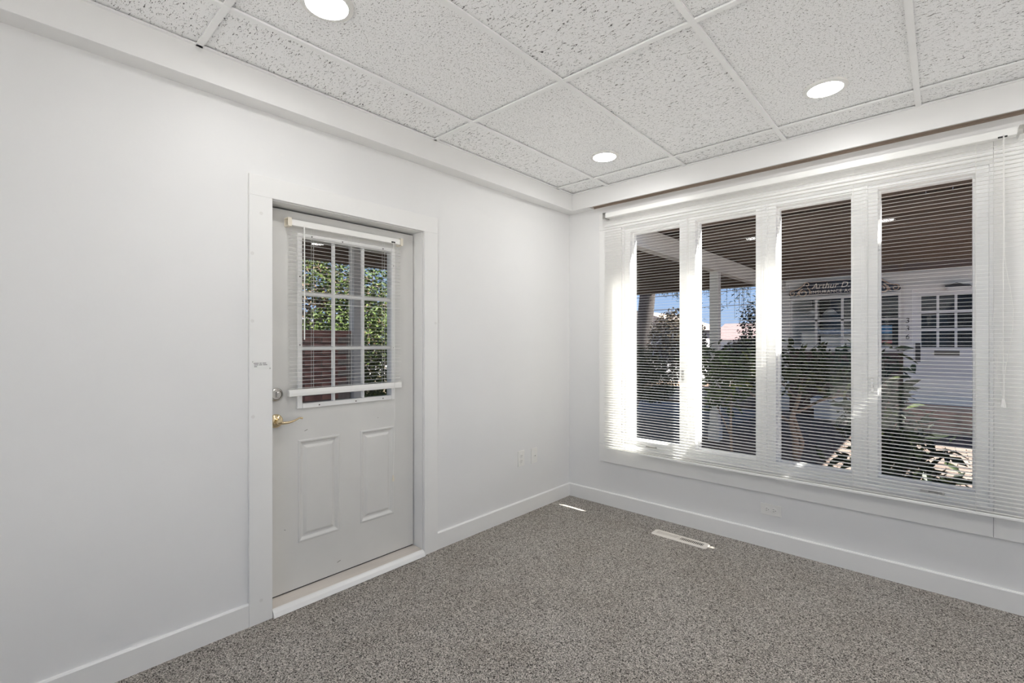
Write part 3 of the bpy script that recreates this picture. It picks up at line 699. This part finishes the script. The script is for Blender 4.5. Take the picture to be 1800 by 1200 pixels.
# low brick wall outside the door
bw = build('brick_wall', MB().box(-3.10, -3.012, -2.6, -.37, GZ, 1.40), M['mortar'])
tag(bw, 'low red brick wall across the porch outside the door', 'brick wall')
b0 = None; row = 0; z = .36
build('footing', MB().box(-3.115, -3.004, -2.6, -.37, GZ, .355), M['brick'], bw)
while z < 1.38:
    y = -2.6 + (.105 if row % 2 else 0)
    while y < -.56 + (.0 if row % 2 else .0):
        if b0 is None:
            b0 = build('brick', MB().box(-3.115, -3.002, y, y+.198, z, z+.057), M['brick'], bw, bevel=.003, seg=1)
        else:
            clone(b0, bw, (-3.0585 + random.uniform(-.002, .002), y+.099, z+.0285))
        y += .208
    z += .067; row += 1
build('coping', MB().box(-3.13, -2.985, -2.6, -.37, 1.40, 1.44), M['brick'], bw, bevel=.006)

# ------------------------------------------------------------------ shopfront across the courtyard
FY = 8.04
sb = empty('shop_building', (2.5, FY, GZ), 'white painted shopfront with gridded window and half-glazed door across the courtyard', 'building')
WXa, WXb, Wz0, Wz1 = .02, 1.752, 1.20, 2.195
DXa, DXb, Dz0, Dz1 = 1.953, 2.868, .197, 2.262
fm = MB()
fm.box(-.205, WXa, FY, FY+.2, GZ, 5.0).box(WXa, WXb, FY, FY+.2, GZ, Wz0).box(WXa, WXb, FY, FY+.2, Wz1, 5.0)
fm.box(WXb, DXa, FY, FY+.2, GZ, 5.0).box(DXa, DXb, FY, FY+.2, Dz1, 5.0).box(DXa, DXb, FY, FY+.2, GZ, Dz0).box(DXb, 9, FY, FY+.2, GZ, 5.0)
fm.box(-.205, -.02, FY+.2, FY+6, GZ, 5.0)
build('wall', fm, M['facade'], sb)
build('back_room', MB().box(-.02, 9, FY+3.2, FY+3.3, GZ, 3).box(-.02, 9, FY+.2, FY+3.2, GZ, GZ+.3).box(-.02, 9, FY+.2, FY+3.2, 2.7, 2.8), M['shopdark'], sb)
build('corner_board', MB().box(-.225, -.03, FY-.025, FY, GZ, 2.58), M['faced'], sb)
build('frieze_board', MB().box(-.03, 5, FY-.02, FY, 2.50, 2.585), M['faced'], sb)
build('sill', MB().box(WXa-.04, WXb+.04, FY-.05, FY, Wz0-.05, Wz0), M['faced'], sb)
wf = build('window_frame', MB().box(WXa, WXb, FY+.03, FY+.07, Wz1-.02, Wz1).box(WXa, WXb, FY+.03, FY+.07, Wz0, Wz0+.02).box(WXa-.03, WXa, FY-.02, FY, Wz0, Wz1).box(WXb, WXb+.03, FY-.02, FY, Wz0, Wz1).box(WXa-.03, WXb+.03, FY-.03, FY, Wz1, Wz1+.045), M['faced'], sb)
for k in range(3):
    xm = .442 + .444*k
    build('muntin', MB().box(xm-.022, xm+.022, FY+.02, FY+.06, Wz0, Wz1), M['faced'], wf)
build('muntin', MB().box(WXa, WXb, FY+.02, FY+.06, 1.722, 1.76), M['faced'], wf)
for k in range(4):
    for (a, b) in ((Wz0, 1.722), (1.76, Wz1)):
        x0 = WXa if k == 0 else .464 + .444*(k-1); x1 = .42 + .444*k if k < 3 else WXb
        build('pane', MB().box(x0, x1, FY+.038, FY+.042, a, b), M['glass'], wf)
# shop door with nine lights
dr = build('door', MB().box(DXa, DXa+.12, FY+.03, FY+.075, Dz0, Dz1).box(DXb-.12, DXb, FY+.03, FY+.075, Dz0, Dz1).box(DXa+.12, DXb-.12, FY+.03, FY+.075, 2.142, Dz1)
      .box(DXa+.12, DXb-.12, FY+.03, FY+.075, Dz0, 1.21), M['faced'], sb)
cx = [2.073, 2.279, 2.316, 2.516, 2.552, 2.748]; rz = [1.21, 1.50, 1.552, 1.821, 1.872, 2.142]
for a, b in ((cx[1], cx[2]), (cx[3], cx[4])): build('door_muntin', MB().box(a, b, FY+.025, FY+.07, 1.21, 2.142), M['faced'], dr)
for a, b in ((rz[1], rz[2]), (rz[3], rz[4])): build('door_muntin', MB().box(2.073, 2.748, FY+.028, FY+.068, a, b), M['faced'], dr)
for i in (0, 2, 4):
    for j in (0, 2, 4): build('door_pane', MB().box(cx[i], cx[i+1], FY+.048, FY+.052, rz[j], rz[j+1]), M['glass'], dr)
build('lock_plate', MB().box(1.992, 2.063, FY+.015, FY+.03, .945, 1.285), M['iron'], dr)
build('mail_slot', MB().box(2.25, 2.58, FY+.018, FY+.03, 1.066, 1.15), M['screw'], dr)
build('door_casing', MB().box(1.826, DXa, FY-.02, FY, Dz0, Dz1+.10).box(DXb, DXb+.127, FY-.02, FY, Dz0, Dz1+.10).box(DXa, DXb, FY-.02, FY, Dz1, Dz1+.10), M['faced'], sb)
build('brick_base', MB().box(-.03, 1.82, FY-.03, FY, GZ, 1.12), M['darkened_brick'], sb)
build('roof_edge', MB().box(-.4, 9, FY, FY+6, 5.0, 5.15), M['slate'], sb)
st = empty('brick_step', (2.6, 7.5, GZ), 'brick step below the shop door', 'step')
build('riser', MB().box(1.2, 4.2, 7.0, 7.98, GZ, .135), M['brick'], st)
build('tread', MB().box(1.18, 4.22, 6.98, 7.98, .135, .192), M['brick'], st, bevel=.01)
tag(build('stone_ledge', MB().box(.55, 1.12, 7.2, 7.7, GZ, .06).box(.5, 1.16, 7.15, 7.75, .06, .24), M['faced'], bevel=.01), 'low white block ledge in front of the shop window', 'ledge')

def text_mesh(s, size, shear, ext, frame, space=1.0):
    cu = bpy.data.curves.new('t', 'FONT'); cu.body = s; cu.size = size; cu.shear = shear; cu.extrude = ext; cu.space_character = space; cu.resolution_u = 3
    o = bpy.data.objects.new('t', cu); COL.objects.link(o); bpy.context.view_layer.update()
    dg = bpy.context.evaluated_depsgraph_get(); me = bpy.data.meshes.new_from_object(o.evaluated_get(dg))
    mb = MB(); mb.v = [frame(*v.co) for v in me.vertices]; mb.f = [tuple(p.vertices) for p in me.polygons]
    bpy.data.objects.remove(o); bpy.data.curves.remove(cu); bpy.data.meshes.remove(me)
    return mb
# sign board with scroll ends
SY = FY-.10
sg = empty('shop_sign', (.88, SY, 2.245), 'dark navy carved sign lettered in pink gilt over the shop window', 'sign')
outl = [(-.03, 2.30), (-.01, 2.262), (.06, 2.248), (1.70, 2.248), (1.77, 2.262), (1.79, 2.30), (1.77, 2.36), (1.70, 2.385), (1.64, 2.40), (1.56, 2.46), (1.48, 2.535), (.29, 2.535), (.20, 2.46), (.12, 2.40), (.06, 2.385), (-.01, 2.36)]
bd = build('board', MB().prism(outl, lambda a, b, d: (a, SY+d, b), 0, .04), M['signd'], sg)
def scroll(c, rad, a0, a1, w=.012, mir=1):
    pts = []; rr = []
    for k in range(22):
        t = k/21; g = R(a0 + (a1-a0)*t); q = rad*(1-.72*t)
        pts.append((c[0]+mir*q*math.cos(g), SY-.004, c[1]+q*math.sin(g))); rr.append(w*(1-.5*t))
    return pts, rr
for mir, ox in ((1, 0), (-1, 1.76)):
    def X(v): return v if mir == 1 else ox - v
    m_ = MB()
    for c, rad, a0, a1, w in (((.045, 2.315), .062, 60, 480, .013), ((.235, 2.315), .085, 150, 560, .016), ((.30, 2.475), .055, 200, -150, .013)):
        p_, r_ = scroll((X(c[0]), c[1]), rad, a0, a1, w, mir); m_.tube(p_, r_, 6)
    for pts in ([(.06, 2.37), (.15, 2.40), (.22, 2.46), (.27, 2.51)], [(.12, 2.30), (.17, 2.35), (.22, 2.40)], [(.10, 2.26), (.15, 2.29), (.19, 2.37)], [(.31, 2.42), (.35, 2.36), (.36, 2.30), (.33, 2.28)]):
        m_.tube([(X(a), SY-.004, b) for a, b in pts], [.008, .015, .014, .006][:len(pts)], 6)
    build('scroll', m_, M['signg'], sg, smooth=60)
build('lettering', text_mesh('Arthur D. C', .155, .28, .006, lambda x, y, z: (.385+x, SY-.004-z, 2.385+y), 1.02), M['signw'], sg)
build('lettering', text_mesh('INSURANCE AGENCY', .088, 0, .006, lambda x, y, z: (.375+x, SY-.004-z, 2.287+y), 1.12), M['signw'], sg)
build('border', MB().box(.30, 1.46, SY-.003, SY, 2.262, 2.268).box(.36, 1.42, SY-.003, SY, 2.520, 2.525), M['signg'], sg)
for ch, z in (('3', 1.655), ('3', 1.510), ('6', 1.355)):
    o = build('house_number', text_mesh(ch, .135, .1, .006, lambda x, y, w: (1.848+x, FY-.021-w, z+y)), M['iron'], sb)
    o['label'] = 'black house number digit ' + ch
lampo = empty('wall_lamp', (2.56, FY-.08, 2.2), 'dark arched lantern fixture over the shop door', 'lamp')
build('canopy', MB().prism([(2.39, 2.29), (2.40, 2.275), (2.66, 2.262), (2.74, 2.255), (2.70, 2.29), (2.62, 2.30), (2.55, 2.335), (2.53, 2.335), (2.46, 2.30)], lambda a, b, d: (a, FY-.16+d, b), 0, .15), M['iron'], lampo)
build('diffuser', MB().box(2.42, 2.72, FY-.14, FY-.015, 2.205, 2.262), M['shade'], lampo)
# things behind the shop window
for i, (x, z) in enumerate(((.31, 1.90), (.62, 1.90), (1.30, 1.86))):
    e = empty('lampshade', (x, FY+.45, z), ['white scalloped lampshade in the left column of the shop window', 'white scalloped lampshade in the second column of the shop window', 'white scalloped lampshade in the third column of the shop window'][i], 'lampshade', 'lampshades in the shop window')
    build('shade', MB().lathe([(.13, 0), (.10, .04), (.05, .09), (.02, .10)], fXY(x, FY+.45, z), 16, False, True), M['shade'], e, smooth=40)
    build('rod', MB().tube([(x, FY+.45, z+.1), (x, FY+.45, 2.7)], .006, 6), M['iron'], e)
def placard(x0, x1, z0, z1, m, label, y=.10):
    return tag(build('placard', MB().box(x0, x1, FY+y, FY+y+.015, z0, z1), m), label, 'placard', 'placards in the shop window')
placard(1.47, 1.655, 1.465, 1.62, M['blue'], 'bright blue placard in the right end of the shop window')
placard(1.50, 1.655, 1.35, 1.45, M['greyp'], 'grey placard below the blue one in the shop window')
placard(1.50, 1.655, 1.28, 1.335, M['red'], 'red strip placard at the bottom right of the shop window')
placard(.44, 1.05, 1.47, 1.56, M['paleb'], 'pale blue banner across the middle of the shop window', .2)
placard(.50, 1.02, 1.24, 1.42, M['shade'], 'white poster low in the middle of the shop window', .16)
placard(.16, .44, 1.22, 1.50, M['shade'], 'white poster low at the left of the shop window', .14)
placard(1.12, 1.34, 1.24, 1.95, M['peach'], 'tall peach coloured curtain panel in the shop window', .3)

# ------------------------------------------------------------------ planting
def leaf_mesh(L, w, fold=.18, droop=.12):
    mb = MB(); n = 5; c = []; l = []; r_ = []
    for k in range(n+1):
        t = k/n; x = L*t; ww = w/2*math.sin(math.pi*min(1, .06+.94*t)**.85) if k < n else 0
        z = -droop*L*t*t
        mb.v += [(x, 0, z), (x, ww, z+ww*fold*2), (x, -ww, z+ww*fold*2)]
    for k in range(n):
        a = 3*k; b = a+3
        mb.f += [(a, b, b+1, a+1), (a+2, b+2, b, a)]
    return mb
def foliage(name, pts, L, w, mtl, parent, label=None):
    """many small leaves joined into one part"""
    mb = MB()
    for p in pts:
        q = (Matrix.Rotation(random.uniform(0, 6.28), 3, 'Z') @ Matrix.Rotation(random.uniform(-1.0, 1.0), 3, 'Y') @ Matrix.Rotation(random.uniform(-1.2, 1.2), 3, 'X'))
        s = random.uniform(.6, 1.3); b = len(mb.v)
        for v in ((0,0,0), (L*.5, w/2, .1*w), (L, 0, -.1*L), (L*.5, -w/2, .1*w)):
            mb.v.append(tuple(Vector(p) + q @ Vector(v)*s))
        mb.f += [(b, b+1, b+2), (b, b+2, b+3)]
    return tag(build(name, mb, mtl, parent, recalc=False), kind='stuff')
def ell(n, c, r, shell=.35):
    out = []
    while len(out) < n:
        v = Vector((random.uniform(-1, 1), random.uniform(-1, 1), random.uniform(-1, 1)))
        if c[2]+v.z*r[2] < GZ+.27: continue
        if shell < v.length < 1 or random.random() < .08 and v.length < 1: out.append((c[0]+v.x*r[0], c[1]+v.y*r[1], c[2]+v.z*r[2]))
    return out

LEAF = None
def big_leaf_shrub(name, base, label, blobs, L, w, mtl, stems):
    e = empty(name, base, label, 'shrub', 'broadleaf shrubs outside the window')
    wood = MB()
    for pts, r0, r1 in stems:
        n = len(pts); wood.tube(pts, [r0 + (r1-r0)*i/(n-1) for i in range(n)], 7)
    build('branches', wood, M['twig'], e, smooth=60)
    inner = []
    for c, r, n in blobs:
        for i in range(int(n*3.2)):
            v = Vector((random.gauss(0, .38), random.gauss(0, .38), random.gauss(0, .38)))
            if v.length > 1: v *= 1/v.length
            inner.append((c[0]+v.x*r[0], c[1]+v.y*r[1], max(GZ+.28, c[2]+v.z*r[2])))
    foliage('inner_foliage', inner, L*.9, w*.95, mtl, e)
    lm = leaf_mesh(L, w); src = None
    for c, r, n in blobs:
        for i in range(n):
            # whorls: leaves radiate from twig ends inside the blob
            v = Vector((random.gauss(0, .45), random.gauss(0, .45), random.gauss(0, .45)))
            if v.length > 1.1: v *= 1.1/v.length
            p = Vector((c[0]+v.x*r[0], c[1]+v.y*r[1], max(GZ+.28, c[2]+v.z*r[2])))
            rot = (random.uniform(-.5, .5), random.uniform(-.15, .95), random.uniform(0, 6.28)); sc = random.uniform(.7, 1.2)
            if src is None:
                src = build('leaf', lm, mtl, e, smooth=60, recalc=False)
                src.location = p - Vector(base); src.rotation_euler = rot
            else: clone(src, e, p, rot, (sc, sc, sc))
    return e
big_leaf_shrub('rhododendron', (1.06, 3.18, GZ), 'rhododendron with bare forked trunk outside the third pane',
    [((.75, 3.2, 1.02), (.70, .5, .30), 120), ((1.35, 3.3, .95), (.55, .5, .36), 110), ((.15, 3.1, .98), (.5, .4, .30), 60)], .15, .048, M['leaf_dark'],
    [([(1.06, 3.18, GZ), (1.05, 3.18, .15), (1.00, 3.18, .35), (1.08, 3.2, .62), (1.12, 3.2, .9)], .045, .015), ([(1.0, 3.18, .33), (.75, 3.15, .5), (.45, 3.15, .75), (.1, 3.1, .95)], .022, .008),
     ([(1.05, 3.18, .45), (1.3, 3.25, .62), (1.6, 3.3, .72), (1.8, 3.3, .95)], .020, .007), ([(1.06, 3.18, GZ), (1.12, 3.2, .1), (1.03, 3.2, .4)], .03, .02), ([(1.08, 3.19, .6), (.9, 3.2, .8), (.7, 3.2, 1.05)], .014, .006),
     ([(1.55, 3.28, .7), (1.72, 3.0, .52), (1.85, 2.8, .42)], .008, .004)])
big_leaf_shrub('laurel', (1.95, 1.05, GZ+.03), 'drooping broadleaf shrub close to the glass of the right pane',
    [((1.98, 1.05, .88), (.24, .3, .42), 90), ((2.12, 1.05, .52), (.30, .3, .26), 70), ((1.96, 1.1, .3), (.30, .3, .25), 40), ((2.36, 1.0, .30), (.20, .2, .12), 16)], .16, .05, M['leaf_dark'],
    [([(1.95, 1.05, GZ+.03), (1.95, 1.05, .2), (1.97, 1.05, .6), (1.98, 1.05, 1.1)], .022, .006), ([(1.95, 1.05, .2), (2.12, 1.03, .42), (2.36, 1.0, .40), (2.54, .98, .25)], .013, .004), ([(1.96, 1.05, .4), (2.12, 1.05, .7), (2.3, 1.02, .72)], .010, .004),
     ([(1.95, 1.05, .0), (1.75, 1.1, .15), (1.5, 1.15, .22)], .010, .004)])
big_leaf_shrub('laurel', (.72, 1.95, GZ), 'bright green leafy shrub outside the second pane',
    [((.72, 1.95, 1.02), (.36, .25, .24), 60), ((.60, 1.9, .72), (.30, .25, .22), 30)], .15, .042, M['leaf_mid'],
    [([(.72, 1.95, GZ+.03), (.70, 1.95, .3), (.7, 1.95, .7), (.72, 1.95, 1.05)], .018, .006), ([(.70, 1.95, .3), (.6, 1.92, .55), (.5, 1.9, .75)], .010, .004)])
def bush(name, base, label, blobs, L, w, mtl, group=None, stems=None):
    e = empty(name, base, label, 'bush', group)
    pts = []
    for c, r, n in blobs: pts += ell(n, c, r)
    foliage('foliage', pts, L, w, mtl, e)
    wood = MB(); bx, by, bz = base
    for k in range(5):
        c, r, n = random.choice(blobs)
        t = Vector((c[0]+random.uniform(-.6, .6)*r[0], c[1]+random.uniform(-.6, .6)*r[1], c[2]+.4*r[2]))
        b = Vector((bx + random.uniform(-.1, .1), by, bz)); wood.tube([b, b.lerp(t, .5) + Vector((0, 0, .1)), t], [.02, .012, .005], 5)
    build('stems', wood, M['twig'], e)
    return e
BG = 'bushes beyond the porch'
bush('boxwood_bush', (-2.4, 5.6, GZ), 'small-leaved green bush seen through the leftmost pane', [((-2.5, 5.7, .75), (.75, .6, .50), 6500), ((-1.9, 5.4, .45), (.5, .4, .35), 2500)], .055, .034, M['leaf_bush'], BG)
bush('bronze_bush', (-3.7, 10.9, GZ+.025), 'tall bronze leaved bush behind the porch post', [((-3.7, 10.9, 1.2), (.9, .8, 1.15), 6500)], .09, .055, M['leaf_brown'], BG)
bush('bronze_bush', (-1.5, 11.6, GZ+.025), 'low brown bush in front of the pink roof', [((-1.5, 11.6, .75), (1.2, .7, .8), 5500)], .09, .055, M['leaf_brown'], BG)
bush('tall_shrub', (-1.0, 9.4, GZ+.025), 'loose dark shrub beside the white shopfront corner', [((-.95, 9.2, 1.5), (.45, .5, .9), 1500), ((-1.0, 9.4, .6), (.6, .5, .6), 2500)], .09, .045, M['leaf_dark'], BG)
bush('hedge_bush', (-6.0, 9.8, GZ+.025), 'low sunlit bush under the big tree', [((-6.0, 9.8, .55), (1.3, .8, .7), 5500)], .07, .04, M['leaf_bush'], BG)
GD = 'bushes seen through the door'
bush('lime_shrub', (-5.6, -.9, GZ), 'lime green shrub behind the low brick wall', [((-5.6, -1.1, 2.0), (.7, 1.1, 1.0), 9000), ((-5.6, -.9, .8), (.6, 1.2, .8), 3000)], .085, .05, M['leaf_lime'], GD)
bush('dark_shrub', (-6.6, 1.9, GZ), 'dark leafy shrub filling the right column of the door glass', [((-6.6, 1.9, 1.3), (.9, 1.5, .9), 9000), ((-6.8, 2.0, 2.7), (.9, 1.6, .8), 5000)], .085, .045, M['leaf_mid'], GD)
bush('bronze_hedge', (-8.6, 0, GZ+.02), 'tall bronze hedge closing the view through the door glass', [((-8.6, -2.6, 1.6), (.8, 2.2, 1.7), 7000), ((-8.6, 1.6, 1.6), (.8, 2.6, 1.7), 7000)], .15, .09, M['leaf_brown'], GD)
bush('grey_shrub', (-3.9, .6, GZ), 'small grey green shrub at the foot of the porch post', [((-3.9, .65, .42), (.4, .5, .42), 1800)], .09, .035, M['leaf_mid'], GD)

# big tree beyond the porch
tr = empty('pine_tree', (-7.6, 16.0, GZ), 'thick dark tree trunk with drooping needles beyond the porch', 'tree')
wood = MB()
wood.tube([(-7.55, 16, GZ), (-7.5, 16, .4), (-7.45, 16, 1.4), (-7.30, 16, 2.4), (-7.18, 16, 3.6), (-7.1, 16, 6.5)], [.46, .36, .38, .34, .33, .26], 12)
wood.tube([(-7.45, 16, 1.5), (-7.8, 15.9, 1.75), (-8.4, 15.8, 1.9)], [.2, .13, .08], 8)
wood.tube([(-7.2, 16, 3.0), (-7.0, 15.9, 3.4), (-6.5, 15.7, 3.9)], [.16, .1, .05], 8)
build('trunk', wood, M['bark'], tr, smooth=60)
br = MB(); npts = []
def spray(a, b, n, drop):
    a, b = Vector(a), Vector(b)
    br.tube([a, a.lerp(b, .5) + Vector((0, 0, .15)), b], [.05, .03, .012], 5)
    for i in range(n):
        p = a.lerp(b, random.uniform(.25, 1.0)); d = random.uniform(.05, drop)
        q = p + Vector((random.uniform(-.12, .12), random.uniform(-.1, .1), -d)); br.tube([p, q], [.008, .004], 4)
        for j in range(16): npts.append(tuple(p.lerp(q, random.random()) + Vector((random.gauss(0, .05), random.gauss(0, .05), random.gauss(0, .05)))))
spray((-7.1, 16, 4.4), (-9.3, 15.6, 3.7), 24, .9); spray((-7.1, 16, 4.2), (-5.2, 15.5, 3.6), 34, .8); spray((-7.1, 16, 5.0), (-3.9, 15.0, 3.9), 34, 1.5)
spray((-6.0, 15.5, 4.4), (-2.6, 14.5, 3.7), 40, 1.9); spray((-6.0, 15.5, 4.4), (-1.4, 14.2, 3.6), 40, 1.3)
build('branches', br, M['bark'], tr)
foliage('needles', npts, .13, .03, M['needle'], tr)

# distant houses and overhead wires
hs = empty('distant_house', (-16, 42, GZ), 'distant pale house with low gable seen past the tree', 'house')
build('wall', MB().box(-26, -14, 40, 48, GZ, 2.4), M['farwall'], hs)
build('roof', MB().prism([(-26.6, 2.4), (-13.4, 2.4), (-20, 4.4)], lambda a, b, d: (a, d, b), 39.5, 48.5), M['peach'], hs)
for x in (-23.5, -20.5, -17.5): build('window', MB().box(x, x+1.2, 39.95, 40, .6, 1.8), M['slate'], hs)
h2 = empty('distant_house', (-7, 40, GZ), 'distant low building with pink roof seen past the post', 'house')
build('wall', MB().box(-12, 2, 38, 46, GZ, 1.5), M['farwall'], h2)
build('roof', MB().prism([(37.6, 1.5), (46.4, 1.5), (42, 3.0)], lambda a, b, d: (d, a, b), -12.4, 2.4), M['pinkr'], h2)
for k in range(4): build('window', MB().box(-11 + k*3.2, -9.6 + k*3.2, 37.96, 38, .3, 1.1), M['slate'], h2)
h3 = empty('distant_house', (-20, -1, GZ), 'distant white building seen through the door glass', 'house')
build('wall', MB().box(-24, -18, -9, 6, GZ, 1.9), M['farwall'], h3)
build('roof', MB().prism([(-24.5, 1.9), (-17.5, 1.9), (-21, 3.1)], lambda a, b, d: (a, d, b), -9.4, 6.4), M['slate'], h3)
for k in range(5): build('window', MB().box(-18, -17.96, -8 + k*2.8, -6.8 + k*2.8, .5, 1.5), M['slate'], h3)
for i, (za, zb, l) in enumerate(((5.4, 5.7, 'upper black overhead wire crossing the sky'), (4.4, 4.6, 'middle black overhead wire crossing the sky'), (3.5, 3.75, 'lower black overhead wire crossing the sky'))):
    tag(build('overhead_wire', MB().tube([(-30, 26+i*.2, za), (-12, 26+i*.2, (za+zb)/2-.2), (14, 26+i*.2, zb)], .022, 5), M['iron']), l, 'wire', 'overhead wires')
